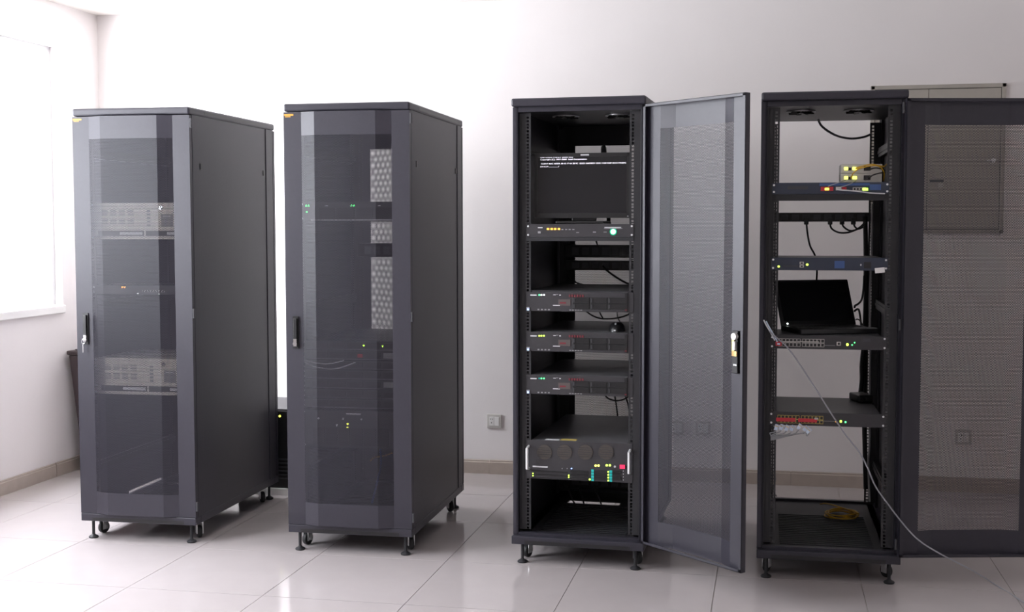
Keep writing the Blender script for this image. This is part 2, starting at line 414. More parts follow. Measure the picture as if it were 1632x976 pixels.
cabinet(0, 'tall black perforated server cabinet with closed door beside the window wall', 0, 'solid')
cabinet(1, 'closed black perforated server cabinet between the window-side cabinet and the cabinet holding a monitor', 0, 'mesh')
cabinet(2, 'open black server cabinet holding a monitor and three matching servers', math.radians(139.8), 'mesh')
cabinet(3, 'open black server cabinet holding a laptop, switches and routers', math.radians(192), None)

# ------------------------------------------------------------ equipment helper
SCREW = MB().lathe([(.0045, -.003), (.0045, 0)], (0, 0, 0), 'y', 10).mesh('screw', 'silver')
class Dev:
    def __init__(s, name, label, cat, i, z0, z1, depth, ly=.052, width=.440, face='face', body='chassd', ears=True, group=None, screws=True, xc=0):
        s.i, s.z0, s.ly, s.h, s.xc = i, z0, ly, z1-z0, xc
        s.t = thing(name, label, cat, wpt(i, (xc, ly, z0)), RK[i][2], group)
        hw = width/2
        B(-hw, hw, .004, depth, 0, s.h).build('chassis', body, s.t, bevel=.0015)
        s.face = B(-hw, hw, 0, .004, .0005, s.h-.0005).build('front_panel', face, s.t)
        if ears:
            for sx in (-1, 1):
                e = B(sx*hw, sx*.2415, 0, .003, .001, s.h-.001).build('mounting_ear', face, s.t)
                if screws:
                    for z in (.010, s.h-.010): share('screw', SCREW, e, (sx*.2335, 0, z))
    def l(s, px, py, dy=0):
        q = L(s.i, px, py, s.ly+dy); return q.x-s.xc, q.z-s.z0
    def pbox(s, name, m, px0, py0, px1, py1, t=.003, dy=0, parent=None, bevel=0):
        (xa, za), (xb, zb) = s.l(px0, py0), s.l(px1, py1)
        za = min(max(za, .0008), s.h-.0008); zb = min(max(zb, .0008), s.h-.0008)
        return B(xa, xb, -t+dy, dy+.0005, za, zb).build(name, m, parent or s.t, bevel=bevel)
    def led(s, m, px, py, r=.0035, name='indicator_light'):
        x, z = s.l(px, py); z = min(max(z, r+.001), s.h-r-.001)
        return MB().lathe([(r, -.0025), (r, 0)], (x, 0, z), 'y', 10).build(name, m, s.t)
    def btn(s, m, x, z, w, h, t=.003, name='button'): return B(x-w/2, x+w/2, -t, .0005, z-h/2, z+h/2).build(name, m, s.t)

def cable(name, label, m, pts, r=.004, group=None, n=7):
    o = MB().tube(pts, r, n).build(name, m, smooth=True); return tag(o, label, 'cable', group)
def ports(d, x0, z0, cols, rows=2, pw=.0125, ph=.0125, gap=.0022, ring='ivory', skip=()):
    """a row of network sockets: frame (one part) and each dark opening"""
    for c in range(cols):
        for r in range(rows):
            if (c, r) in skip: continue
            x = x0+c*(pw+gap); z = z0+r*(ph+gap*.7)
            m = MB().box(x, x+pw, -.003, 0, z, z+.0016).box(x, x+pw, -.003, 0, z+ph-.0016, z+ph).box(x, x+.0014, -.003, 0, z, z+ph).box(x+pw-.0014, x+pw, -.003, 0, z, z+ph)
            p = m.build('network_port', ring, d.t); B(x+.0014, x+pw-.0014, -.0012, 0, z+.0016, z+ph-.0016).build('socket_opening', 'black', p)

# ============================================================ cabinet 1 contents
def industrial_pc(label, i, z0, z1):
    d = Dev('industrial_computer', label, 'computer', i, z0, z1, .45, face='beige2', body='beige', group='beige industrial computers')
    h = z1-z0
    for r in range(2):
        for c in range(4):
            m = MB()
            for k in range(4): m.box(-.185+c*.045, -.153+c*.045, -.0012, .0005, .075+r*.042+k*.0075, .0785+r*.042+k*.0075)
            m.build('vent_grille', 'grey', d.t)
    for k in range(5): d.btn('grey', .060, h-.040-k*.017, .016, .009, name='drive_bay')
    B(.125, .185, -.003, .0005, .062, h-.055).build('drive_door', 'grey', d.t, bevel=.002)
    B(.135, .175, -.004, -.002, h-.068, h-.064).build('drive_slot', 'print', d.t)
    MB().lathe([(.010, -.006), (.010, 0)], (.125, 0, h-.026), 'y', 14).build('key_lock', 'chrome', d.t)
    B(-.205, .035, -.003, .0005, .016, .042).build('dark_strip', 'chassd', d.t)
    B(.045, .205, -.003, .0005, .016, .042).build('dark_strip', 'chassd', d.t)
    B(-.09, .028, -.0042, -.0028, .022, .036).build('name_plate', 'print', d.t)
    B(.155, .200, -.0042, -.0028, .022, .036).build('name_plate', 'print', d.t)
    for sx in (-1, 1): MB().tube([(sx*.230, 0, .04), (sx*.230, -.03, .045), (sx*.230, -.03, h-.045), (sx*.230, 0, h-.04)], .004, 8, False).build('handle', 'silver', d.t, smooth=True)
industrial_pc('beige industrial computer behind the closed mesh door, the upper one in the window-side cabinet', 0, 1.465, 1.642)
industrial_pc('beige industrial computer behind the closed mesh door, the lower one in the window-side cabinet', 0, .712, .889)
d = Dev('network_switch', 'thin dark switch between the two beige industrial computers', 'switch', 0, 1.200, 1.2445, .25)
d.led('led_orange', 195, 458, .004); d.led('led_orange', 199, 458, .004); d.led('led_white', 220, 472, .003); d.led('led_white', 254, 472, .002)
ports(d, .02, .010, 8, 1)

# ============================================================ cabinet 2 contents
d = Dev('rack_server', 'dark two-unit server with green lights, alone near the top of the closed middle cabinet', 'server', 1, 1.553, 1.640, .70)
for (x, y) in ((488, 328), (492, 328), (489, 338), (560, 328), (564, 328)): d.led('led_green', x, y, .0045)
B(-.19, .215, -.004, 0, .002, .005).build('trim_strip', 'print', d.t)
for k in range(4): B(-.150+k*.09, -.070+k*.09, -.003, .0005, .012, .060).build('drive_bay', 'black', d.t)
for x in (-.12, .0, .135): B(x, x+.012, -.004, .0005, .068, .071).build('badge', 'print', d.t)
place = ['top one', 'second one', 'third one', 'fourth one', 'fifth one', 'sixth one', 'bottom one']
for k in range(7):
    z1 = .995-k*.0455
    d = Dev('rack_server', 'thin one-unit dark server behind mesh door, %s in a stack of seven' % place[k], 'server', 1, z1-.0435, z1, .68, group='stack of one-unit servers')
    B(-.215, .215, -.004, .0005, .0015, .004).build('trim_strip', 'chass', d.t)
    for c in range(4): B(-.19+c*.085, -.115+c*.085, -.003, .0005, .009, .036).build('drive_bay', 'black', d.t)
    B(.155, .205, -.003, .0005, .010, .034).build('control_panel', 'grey' if k % 3 == 1 else 'black', d.t)
    if k == 0:
        d.led('led_lime', 580, 551, .0045); d.led('led_lime', 610, 552, .004); B(.208, .217, -.004, .0005, .003, .040).build('red_latch', 'red', d.t)
    if k == 1: B(.03, .055, -.004, .0005, .012, .028).build('red_latch', 'red', d.t)
d = Dev('storage_server', 'four-unit dark storage server with one yellow-green light under the stack of seven', 'server', 1, .490, .667, .70)
d.led('led_yellow', 554, 676, .005); d.led('led_yellow', 554, 682, .005)
d.pbox('name_plate', 'print', 552, 659, 575, 661.5)
for (x, y) in ((508, 667), (547, 668), (537, 678), (576, 669)): d.led('print', x, y, .005, 'screw')
for k in range(6): B(-.19+k*.062, -.134+k*.062, -.004, .0005, .012, .095).build('drive_bay', 'black', d.t)
cable('patch_cable', 'pale patch cable with the longer, deeper droop across the one-unit servers', 'cablewht', [wpt(1, L(1, x, y, .04)) for x, y in ((484, 577), (500, 584), (520, 588), (540, 587), (566, 578))], .0025, 'pale patch cables')
cable('patch_cable', 'pale patch cable with the shorter, shallower droop across the one-unit servers', 'cablewht', [wpt(1, L(1, x, y, .035)) for x, y in ((484, 574), (505, 579), (525, 580), (548, 575))], .0025, 'pale patch cables')
cable('data_cable', 'blue cable hanging down near the floor of the closed middle cabinet', 'cableblu', [wpt(1, L(1, x, y, .5)) for x, y in ((606, 715), (607, 740), (602, 765), (596, 790), (592, 806))], .005)
cable('data_cable', 'yellow cable crossing behind the mesh door near the blue cable', 'yellow', [wpt(1, L(1, x, y, .52)) for x, y in ((625, 722), (612, 727), (598, 729), (590, 735))], .004)

# ============================================================ rear power strips
def power_strip(label, i, z0, z1, depth=.05, y=None):
    y = y or D-.115
    t = thing('power_strip', label, 'power strip', wpt(i, (0, y, z0)), RK[i][2], 'rack power strips')
    h = z1-z0
    B(-.241, .241, -depth, 0, 0, h).build('housing', 'black', t, bevel=.003)
    for k in range(8): B(-.20+k*.052, -.165+k*.052, -depth-.003, -depth+.001, h*.2, h*.8).build('outlet', 'chassd', t)
    return t
power_strip('black power strip across the back of the closed middle cabinet', 1, 1.364, 1.436)
bp_ = thing('light_block_panel', 'wide black panel added to block light at the back near the floor of the closed middle cabinet', 'panel', wpt(1, (0, D-.115, .19)), RK[1][2])  # panel added to block light through the rear mesh, standing in for dark equipment
B(-.241, .241, -.004, 0, 0, .25).build('plate', 'dark', bp_)
for sx in (-1, 1):
    for z in (.02, .23): share('screw', SCREW, bp_, (sx*.2335, -.004, z))
power_strip('upper of two black power strips behind the keyboard-switch unit', 2, 1.366, 1.430)
power_strip('lower of two black power strips behind the keyboard-switch unit', 2, 1.300, 1.350)
power_strip('black power strip at the back under the large disk server', 2, .175, .235)
power_strip('black power strip with hanging plugs behind the blue-labelled router', 3, 1.547, 1.592)

# ============================================================ cabinet 3 contents
# monitor
mz0, mz1, mly = 1.5635, 1.853, .10
xa, xb = L(2, 852, 300, mly).x, L(2, 1004, 300, mly).x; xc = (xa+xb)/2; hw = (xb-xa)/2
mon = thing('monitor', 'black flat monitor showing white boot text on a dark screen', 'monitor', wpt(2, (xc, mly, 1.5375)), RK[2][2])
zb, zt = mz0-1.5375, mz1-1.5375
MB().box(-hw, hw, .006, .045, zb, zt).box(-hw+.06, hw-.06, .045, .065, zb+.05, zt-.05).build('housing', 'black', mon, bevel=.004)
fr = MB().box(-hw, hw, 0, .006, zb, zb+.022).box(-hw, hw, 0, .006, zt-.017, zt).box(-hw, -hw+.015, 0, .006, zb, zt).box(hw-.015, hw, 0, .006, zb, zt).build('bezel', 'black', mon)
scr = B(-hw+.015, hw-.015, .003, .006, zb+.022, zt-.017).build('screen', 'screen', mon)
MB().box(-.055, .055, .05, .075, .012, zb+.12).build('stand_neck', 'black', mon, bevel=.004)
MB().box(-.12, .10, .0, .20, 0, .012).build('stand_base', 'black', mon, bevel=.004)
MB().box(-.016+.01, .022+.01, -.001, .0, zt-.012, zt-.006).build('brand_mark', 'print', mon)
B(hw-.012, hw-.006, -.001, .0, zb+.006, zb+.009).build('power_light', 'print', mon)
def text(s, px0, py, px1, h, bold=False):
    c = bpy.data.curves.new('boot_text', 'FONT'); c.body = s; c.size = 1; c.offset = .02
    o = bpy.data.objects.new('boot_text', c); C.objects.link(o)
    me = bpy.data.meshes.new_from_object(o.evaluated_get(bpy.context.evaluated_depsgraph_get())); C.objects.unlink(o); bpy.data.objects.remove(o)
    a, b = L(2, px0, py, mly), L(2, px1, py, mly)
    vx = [v.co.x for v in me.vertices]; x0, x1 = min(vx), max(vx); k = (b.x-a.x)/(x1-x0); kz = h/.72
    for v in me.vertices: v.co = Vector((a.x-xc+(v.co.x-x0)*k, .0024, a.z-1.5375+v.co.y*kz-h/2))
    me.materials.clear(); me.materials.append(M['scr_text'])
    o = bpy.data.objects.new('boot_text', me); C.objects.link(o); o.parent = mon; return o
text('Intel UNDI, PXE-2.1 (build 083)', 861, 251.0, 913, .0055)
text('Copyright (C) 1997-2000  Intel Corporation', 861, 254.6, 935, .0055)
text('CLIENT MAC ADDR: 00 15 17 4A 2B 9C  GUID: 564D8E31 CE42 11DB 9A8F 001517442B9C', 862, 261.2, 998, .0058)
text('DHCP.............../', 861, 265.8, 891, .0050)
cable('monitor_cable', 'black video cable arching over the top of the monitor', 'cableblk', [wpt(2, L(2, x, y, q)) for x, y, q in ((960, 300, .19), (961, 250, .24), (961, 236, .30), (963, 236, .40), (964, 250, .5), (968, 300, .7), (970, 352, .85))], .010)
B_ = Dev('kvm_switch', 'thin black keyboard-video switch with orange lights and a bright green button under the monitor', 'switch', 2, 1.478, 1.5365, .24, group=None)
for k, x in enumerate((873.5, 879.5, 885, 891)): B_.pbox('channel_light', 'led_orange', x-1.7, 363.8, x+1.7, 366.6)
for x in (896.5, 902.5, 908, 914): B_.pbox('channel_button', 'grey', x-1.6, 365.2, x+1.6, 366.8)
B_.pbox('brand_mark', 'print', 857.5, 362.3, 865, 363.9); B_.pbox('brand_mark', 'grey', 857.5, 368.8, 862, 372.2)
B_.pbox('printed_line', 'print', 963.5, 362, 990, 363.2); B_.pbox('printed_line', 'grey', 963, 364, 992, 365); B_.pbox('printed_line', 'grey', 962, 369.5, 967, 370.6)
B_.pbox('usb_port', 'grey', 918.5, 370.2, 923, 371.4); B_.pbox('usb_port', 'grey', 945, 369.2, 950, 371)
x, z = B_.l(977.5, 369.5)
MB().lathe([(.016, -.002), (.016, 0)], (x, 0, z), 'y', 20).build('button_ring', 'led_ring', B_.t)
MB().lathe([(.009, -.006), (.0105, -.004), (.0105, 0)], (x, 0, z), 'y', 18).build('power_button', 'led_glow', B_.t, smooth=True)
sh = thing('rack_shelf', 'thin black shelf plate right under the keyboard-video switch', 'shelf', wpt(2, (0, .052, 1.461)), RK[2][2])
B(-.241, .241, 0, .30, .011, .0165).build('plate', 'dark', sh); B(-.241, .241, 0, .003, 0, .011).build('front_lip', 'dark', sh)

def server2u(label, zpx0, zpx1, lights, z0, z1):
    d = Dev('rack_server', label, 'server', 2, z0, z1, .69, width=.434, face='face', body='chass', group='three matching two-unit servers', screws=False)
    h = z1-z0; y0 = zpx0
    d.pbox('brand_mark', 'print', 845.5, y0+4.6, 855.5, y0+6.6)
    for k, (m, px) in enumerate(lights): d.led(m, px, y0+5.4, .0036)
    d.pbox('printed_mark', 'print', 882, y0+4.6, 886, y0+5.6); d.pbox('printed_mark', 'grey', 886.5, y0+4, 890, y0+4.9); d.pbox('printed_mark', 'print', 891.5, y0+4.8, 894, y0+6.4)
    B(-.095, -.085+.045, -.003, .0005, h*.30, h*.62).build('red_badge_panel', 'badge', d.t)
    B(-.088, -.060, -.0038, .0005, h*.40, h*.48).build('red_badge', 'redd', d.t)
    d.pbox('model_plate', 'print', 881.5, y0+21.2, 892.5, y0+22.8)
    for k in range(6): B(-.047+k*.012, -.040+k*.012, -.003, .0005, h-.022, h-.012).build('drive_latch', 'redd', d.t)
    for k in range(5): B(-.045+k*.0125, -.037+k*.0125, -.003, .0005, .005, .009).build('printed_mark', 'grey', d.t)
    for k in range(4): B(-.19+k*.016, -.182+k*.016, -.003, .0005, .005, .010).build('usb_port', 'grey', d.t)
    for c in range(3):
        for r in range(2):
            b = B(-.030+c*.080, .046+c*.080, -.005, .0005, .012+r*(h-.034)/2, .010+(r+1)*(h-.034)/2).build('drive_bay', 'black', d.t, bevel=.001)
            B(-.026+c*.080, -.020+c*.080, -.008, -.004, .016+r*(h-.034)/2, .006+(r+1)*(h-.034)/2).build('drive_lever', 'chassd', b)
    B(.205, .216, -.006, .0005, .004, h-.004).build('release_latch', 'black', d.t); B(.206, .215, -.008, -.005, .008, .013).build('release_mark', 'redd', d.t)
    e = B(-.2405, -.2265, -.004, 0, .001, .018).build('ear_latch', 'grey', d.t); B(-.237, -.230, -.0055, -.003, .004, .011).build('blue_light', 'led_blue', e)
    return d
server2u('two-unit black server, topmost of three alike, lights white and blue', 465, 498, (('led_green', 859.5), ('led_white', 863), ('led_white', 867.2)), 1.146, 1.234)
server2u('two-unit black server with a black mouse resting on its lid, lights lime green', 530, 560, (('led_lime', 859.5), ('led_lime', 863), ('led_lime', 867)), .965, 1.053)
server2u('two-unit black server, lowest of three alike, lights green and cyan', 598, 632, (('led_teal', 859.5), ('led_green', 863), ('led_green', 867)), .771, .859)
lid = B(-.225, .225, .058, .70, 1.2345, 1.2400)
lid = tag(lid.build('spare_tray', 'dark', loc=(RK[2][0], RK[2][1], 0), rz=RK[2][2]), 'thin dark tray lying on top of the topmost two-unit server', 'tray')
# mouse on the middle server
mp = L(2, 983, 529.5, .16); mo = thing('computer_mouse', 'rounded black computer mouse on the lid of the middle two-unit server', 'mouse', wpt(2, (mp.x, .16, 1.0535)), RK[2][2])
vs = []; fs = []; n, mm = 18, 8
for j in range(mm+1):
    ph = j/mm*math.pi/2
    for k in range(n):
        a = 2*math.pi*k/n; vs.append((.036*math.cos(ph)**.55*math.cos(a), .058*math.cos(ph)**.55*math.sin(a)+.006*math.sin(ph), .040*math.sin(ph)))
for j in range(mm):
    for k in range(n): fs.append((j*n+k, j*n+(k+1) % n, (j+1)*n+(k+1) % n, (j+1)*n+k))
fs.append(tuple(range(n))[::-1])
MB().add(vs, fs).build('body', 'black', mo, smooth=True)
MB().lathe([(.009, -.004), (.009, .004)], (0, -.030, .031), 'x', 14).build('scroll_wheel', 'grey', mo)
B(-.004, .004, -.060, -.055, .004, .010).build('front_light', 'print', mo)
cable('mouse_cable', 'thin black cable rising from the computer mouse', 'cableblk', [wpt(2, (mp.x, .22, 1.065)), wpt(2, (mp.x, .28, 1.075)), wpt(2, L(2, 984, 505, .5)), wpt(2, L(2, 984, 492, .85))], .0025)
# large disk server
d = Dev('disk_server', 'large four-unit disk server with silver side handles and green lights', 'server', 2, .385, .562, .80, width=.436, face='face', body='chass', screws=False)
h = d.h
for k, px in enumerate((868, 900, 933, 966)):
    x, z = d.l(px, 721)
    MB().lathe([(.034, -.003), (.034, 0)], (x, 0, z), 'y', 24).build('fan_grille', 'fan', d.t)
    g = MB()
    for q in (-.02, -.01, 0, .01, .02): g.box(x-.03, x+.03, -.0045, -.0025, z+q-.0012, z+q+.0012)
    g.build('grille_bars', 'face', d.t)
d.pbox('brand_mark', 'print', 849, 742.5, 873, 745.8)
for px in (896, 904, 911): d.led('led_blue' if px == 911 else 'grey', px, 747, .003)
d.led('led_lime', 849.5, 755, .003); d.led('led_lime', 849.5, 758.5, .003); d.led('led_lime', 906.5, 758, .003); d.led('led_lime', 906.5, 761, .003)
for px in (949.5, 954): d.led('led_yellow', px, 742.5, .005)
for px in (967, 972): d.led('led_lime', px, 742.0, .005)
d.led('print', 980, 744, .005, 'round_button'); d.pbox('red_switch', 'led_red', 988, 741, 996, 747.5, .006)
for k in range(4):
    d.pbox('teal_strip', 'led_teal', 942.5, 748.5+k*4.8, 946.5, 752.5+k*4.8); d.pbox('teal_strip', 'led_teal', 971.5, 750+k*4.8, 975.5, 754+k*4.8)
    d.led('led_lime', 969.5, 752.5+k*4.6, .0035); d.led('print', 993.5, 751+k*4.8, .002)
d.led('led_lime', 940, 764.5, .004)
for (a, b) in ((847, 905), (909, 938), (948, 968), (977, 990)):
    for r in range(3): d.pbox('drive_bay', 'black', a, 750+r*5.4, b, 754.6+r*5.4, .004)
for sx in (-1, 1): MB().tube([(sx*.231, 0, .045), (sx*.231, -.036, .050), (sx*.231, -.036, .142), (sx*.231, 0, .147)], .0065, 10, False).build('handle', 'silver', d.t, smooth=True)
MB().box(L(2, 892, 700).x, L(2, 917, 700).x, .015, .055, h, h+.0006).build('yellow_sticker', 'ylabel', d.t)
MB().box(L(2, 868, 700).x, L(2, 890, 700).x, .006, .040, h, h+.0006).build('white_sticker', 'print', d.t)
# rear cables
for nm, q, r, lab in (
    ([(966, 344), (970, 352), (976, 362)], .92, .004, 'short black cable behind the gap between monitor and switch'),
    ([(944, 370), (949, 382), (954, 395)], .90, .004, 'short black cable crossing behind the gap under the switch'),
    ([(905, 440), (913, 448), (925, 453), (940, 456)], .90, .004, 'black cable at the back just above the topmost two-unit server, short piece'),
    ([(960, 424), (972, 435), (990, 447), (1004, 454)], .90, .005, 'black cable sloping down at the back above the topmost two-unit server'),
    ([(930, 492), (942, 502), (958, 508), (978, 508), (996, 504), (1008, 498)], .86, .004, 'black cable loop hanging under the topmost two-unit server'),
    ([(953, 493), (958, 503), (962, 510)], .86, .0035, 'short black cable joining the loop under the topmost two-unit server'),
    ([(962, 628), (970, 636), (984, 639), (996, 636), (1004, 630)], .86, .004, 'black cable loop hanging under the lowest two-unit server'),
    ([(979, 628), (982, 645), (985, 668)], .87, .004, 'black cable dropping behind the large disk server, beside the loop'),
    ([(995, 628), (1001, 645), (1005, 668)], .87, .004, 'black cable dropping behind the large disk server, by the rail'),
    ([(905, 772), (908, 785), (914, 800), (922, 812)], .80, .004, 'black cable reaching down to the cable opening under the large disk server'),
    ([(924, 772), (925, 785), (929, 798), (934, 812)], .81, .004, 'black cable beside another, reaching the cable opening in the floor tray'),
    ([(948, 772), (951, 785), (957, 800), (960, 812)], .80, .004, 'single black cable over the far end of the cable opening in the floor tray')):
    cable('power_cable', lab, 'cableblk', [wpt(2, L(2, x, y, q)) for x, y in nm], r, 'black cables in the monitor cabinet')

# ============================================================ cabinet 4 contents
d = Dev('router', 'thin black router with red ports and a blue end label, near the cabinet top', 'router', 3, 1.662, 1.711, .30, face='facebl', xc=-.010)
d.pbox('blue_label', 'blue', 1386, 294, 1404, 303, .0015); d.pbox('blue_band', 'blue', 1306, 292.5, 1386, 296, .0012)
d.pbox('red_port_block', 'red', 1308, 298, 1328, 304.5, .004); d.pbox('red_port_block', 'red', 1342, 298.5, 1349, 304.5, .004)
d.pbox('port_frame', 'ivory', 1332, 298, 1341, 303.5, .004); d.pbox('port_frame', 'ivory', 1359, 299, 1380, 303.5, .003)
for x in (1362, 1367, 1372): d.pbox('socket_opening', 'black', x-1.5, 300, x+1.5, 303, .0045)
d.pbox('link_light', 'led_lime', 1314.5, 300, 1321, 303.2, .006); d.pbox('link_light', 'led_lime', 1375, 300, 1383, 304, .006)
d.pbox('vent_print', 'chassd', 1255, 297, 1288, 302, .001)
sh = thing('rack_shelf', 'black cantilever shelf carrying the blue-labelled router', 'shelf', wpt(3, (-.010, .052, 1.634)), RK[3][2])
B(-.241, .241, 0, .32, .021, .0275).build('plate', 'dark', sh); B(-.241, .241, 0, .003, 0, .021).build('front_lip', 'dark', sh)
# media converters
mcz = 1.7115
for k in range(2):
    z0 = mcz+k*.0392
    xa, xb = L(3, 1340, 275, .10).x, L(3, 1406, 275, .10).x
    t = thing('media_converter', 'small beige media converter, %s of two stacked on the router' % ('lower', 'upper')[k], 'media converter', wpt(3, ((xa+xb)/2, .10, z0)), RK[3][2], 'beige media converters')
    hw = (xb-xa)/2
    B(-hw, hw, 0, .12, 0, .0385).build('case', 'beige', t, bevel=.002)
    for px, w_ in ((1348.5, .008), (1362, .0085)):
        q = L(3, px, 268.5 if k else 285, .10).x-(xa+xb)/2
        B(q-w_, q+w_, -.004, .001, .014, .026).build('link_light', 'led_yellow', t, bevel=.002)
    q = L(3, 1354.5, 270, .10).x-(xa+xb)/2; B(q-.006, q+.006, -.003, .001, .012, .024).build('fibre_port', 'black', t)
    q = L(3, 1382, 270, .10).x-(xa+xb)/2; B(q-.014, q+.014, -.004, .001, .010, .030).build('power_socket', 'black', t, bevel=.001)
for lab, pts in (('yellow fibre cable arching from the upper media converter, top strand', ((1364, 268, .09), (1374, 265, .05), (1388, 262, .05), (1400, 264, .06), (1408, 266, .09), (1413, 262, .14))),
                 ('yellow fibre cable arching from the upper media converter, second strand', ((1364, 269, .09), (1376, 267, .045), (1390, 264, .045), (1402, 266, .06), (1409, 275, .09), (1408, 288, .12))),
                 ('yellow fibre cable rising from the lower media converter', ((1356, 284, .09), (1360, 276, .06), (1368, 270, .05), (1380, 266, .055), (1396, 264, .06), (1409, 265, .10)))):
    cable('fibre_cable', lab, 'yellow', [wpt(3, L(3, x, y, q)) for x, y, q in pts], .0025, 'yellow fibre cables')
for lab, pts in (('thin black power lead of the upper media converter', ((1384, 271, .09), (1394, 268, .07), (1404, 269, .08), (1410, 272, .14))),
                 ('thin black power lead of the lower media converter', ((1384, 284, .09), (1392, 279, .07), (1403, 276, .08), (1410, 276, .14)))):
    cable('power_cable', lab, 'cableblk', [wpt(3, L(3, x, y, q)) for x, y, q in pts], .003, 'media converter leads')
for lab, pts in (('pale patch cable plugged into the middle of the blue-labelled router', ((1334, 301, .045), (1340, 303, .02), (1365, 305, .02), (1390, 308, .03), (1410, 309, .045))),
                 ('thin grey lead between router ports and media converters, longer one', ((1320, 297, .045), (1328, 294, .03), (1340, 290, .05), (1348, 287, .09))),
                 ('thin grey lead between router ports and media converters, shorter one', ((1340, 298, .045), (1348, 296, .03), (1358, 292, .05), (1364, 288, .09)))):
    cable('patch_cable', lab, 'cablewht' if 'pale' in lab else 'cablegry', [wpt(3, L(3, x, y, q)) for x, y, q in pts], .003 if 'pale' in lab else .002, 'router leads')
# firewall
d = Dev('firewall', 'thin blue-black firewall unit above the open laptop', 'firewall', 3, 1.337, 1.392, .35, face='facebl', xc=-.010)
d.led('led_lime', 1241, 425, .0045); d.led('led_lime', 1286.5, 422, .005)
for y in (418, 423): d.pbox('network_port', 'ivory', 1274.5, y-.5, 1281, y+3.6, .003); d.pbox('socket_opening', 'black', 1276, y+.6, 1279.5, y+2.8, .0035)
d.pbox('printed_line', 'chassd', 1248, 423.5, 1272, 425); d.pbox('blue_panel', 'blue', 1330, 416, 1346, 428, .001)
d.pbox('reset_hole', 'print', 1371, 421, 1373, 424); d.pbox('round_emblem', 'black', 1377, 418, 1388, 428, .002)
tg = B(-.020, .020, -.006, -.004, -.011, .011).build('paper_tag', 'white', None, wpt(3, L(3, 1402, 431, .048)), RK[3][2]); tag(tg, 'small white paper tag hanging at the end of the firewall', 'tag')
tg.rotation_euler[1] = -.12
# 24 port switch
def switch24(label, z0, z1, depth, red):
    d = Dev('network_switch', label, 'switch', 3, z0, z1, depth, face='face', xc=-.010)
    h = z1-z0
    for blk in range(2):
        ports(d, -.207+blk*.100, .010, 6, 2, .0142, .0165, .0014, ring='ylabel' if red else 'ivory')
    return d
d = switch24('twenty-four port switch under the open laptop, pale port frames', .999, 1.058, .32, False)
for k in range(2): d.pbox('port_divider', 'ivory', 1246+k*25, 544, 1269+k*36, 545.6, .004)
d.pbox('network_port', 'ivory', 1333.5, 545, 1340, 551, .003); d.pbox('socket_opening', 'black', 1335, 546.3, 1338.5, 550, .0036)
d.led('led_lime', 1350.5, 549.5, .0055); d.led('led_green', 1358, 550, .003); d.led('led_green', 1362, 546.3, .003)
d.pbox('printed_line', 'grey', 1312, 550.5, 1331, 551.4); d.pbox('brand_panel', 'chassd', 1376, 540, 1387, 545, .002)
d2 = switch24('twenty-four port switch with red port strips, below the laptop', .667, .725, .50, True)
d2.pbox('red_strip', 'red', 1237, 665.8, 1267.5, 672.5, .005); d2.pbox('red_strip', 'red', 1272, 667, 1302, 673.5, .005)
d2.led('led_lime', 1340, 672, .005); d2.led('led_green', 1347.5, 673, .004); d2.led('led_orange', 1332, 672.5, .002)
d2.pbox('printed_line', 'ivory', 1306, 671, 1330, 672, .002); d2.pbox('port_end', 'ivory', 1298, 666, 1304, 669, .006)
# clear plugs under the lower switch, each with its lead
pl = [(1237.5, 681), (1245.5, 681), (1254, 682), (1262.5, 682.5), (1274, 680), (1284, 683), (1289, 687)]
for k, (px, py) in enumerate(pl):
    q = L(3, px, py, .030)
    t = thing('network_plug', 'clear network plug under the red-striped switch, %s from the rail' % ('first', 'second', 'third', 'fourth', 'fifth', 'sixth', 'seventh')[k], 'plug', wpt(3, q), RK[3][2]+random.uniform(-.3, .3), 'clear plugs hanging under the red-striped switch')
    b = MB().box(-.0075, .0075, -.006, .006, -.013, .011).box(-.005, .005, .006, .009, -.008, .010).build('plug_body', 'clear', t, bevel=.001); b.rotation_euler[0] = .3; b.rotation_euler[1] = .2+.1*k
    B(-.006, .006, -.0065, .0065, .005, .009).build('contacts', 'brass', b)
    e = wpt(3, (-.245, .045, .625-.004*k)); m_ = L(3, px-10, 693-abs(k-3)*.8, .03)
    inv = Matrix.Translation(wpt(3, q)) @ Matrix.Rotation(t.rotation_euler[2], 4, 'Z')
    pts = [inv.inverted() @ p for p in (wpt(3, q+Vector((0, 0, -.011))), wpt(3, q+Vector((-.008, 0, -.022))), wpt(3, m_), e)]
    MB().tube(pts, .0028, 7).build('lead', 'grey', t, smooth=True)
# loose plugs at the upper switch
q = L(3, 1241, 548, .030)
t = thing('network_plug', 'red booted network plug at the end of the pale switch port row', 'plug', wpt(3, q), RK[3][2])
MB().box(-.013, .013, -.010, .020, -.009, .008).build('plug_boot', 'red', t, bevel=.002)
B(-.006, .006, -.012, -.009, -.004, .003).build('plug_tip', 'clear', t)
for k, (m, lab) in enumerate((('cablewht', 'pale blue network lead reaching the red plug, outer strand'), ('clear', 'pale blue network lead reaching the red plug, inner strand'))):
    cable('patch_cable', lab, m, [wpt(3, L(3, x+k*4, y+k*2, q_)) for x, y, q_ in ((1217, 510, .022), (1221, 518, .02), (1228, 530, .018), (1235, 543, .020))], .003, 'red plug leads')
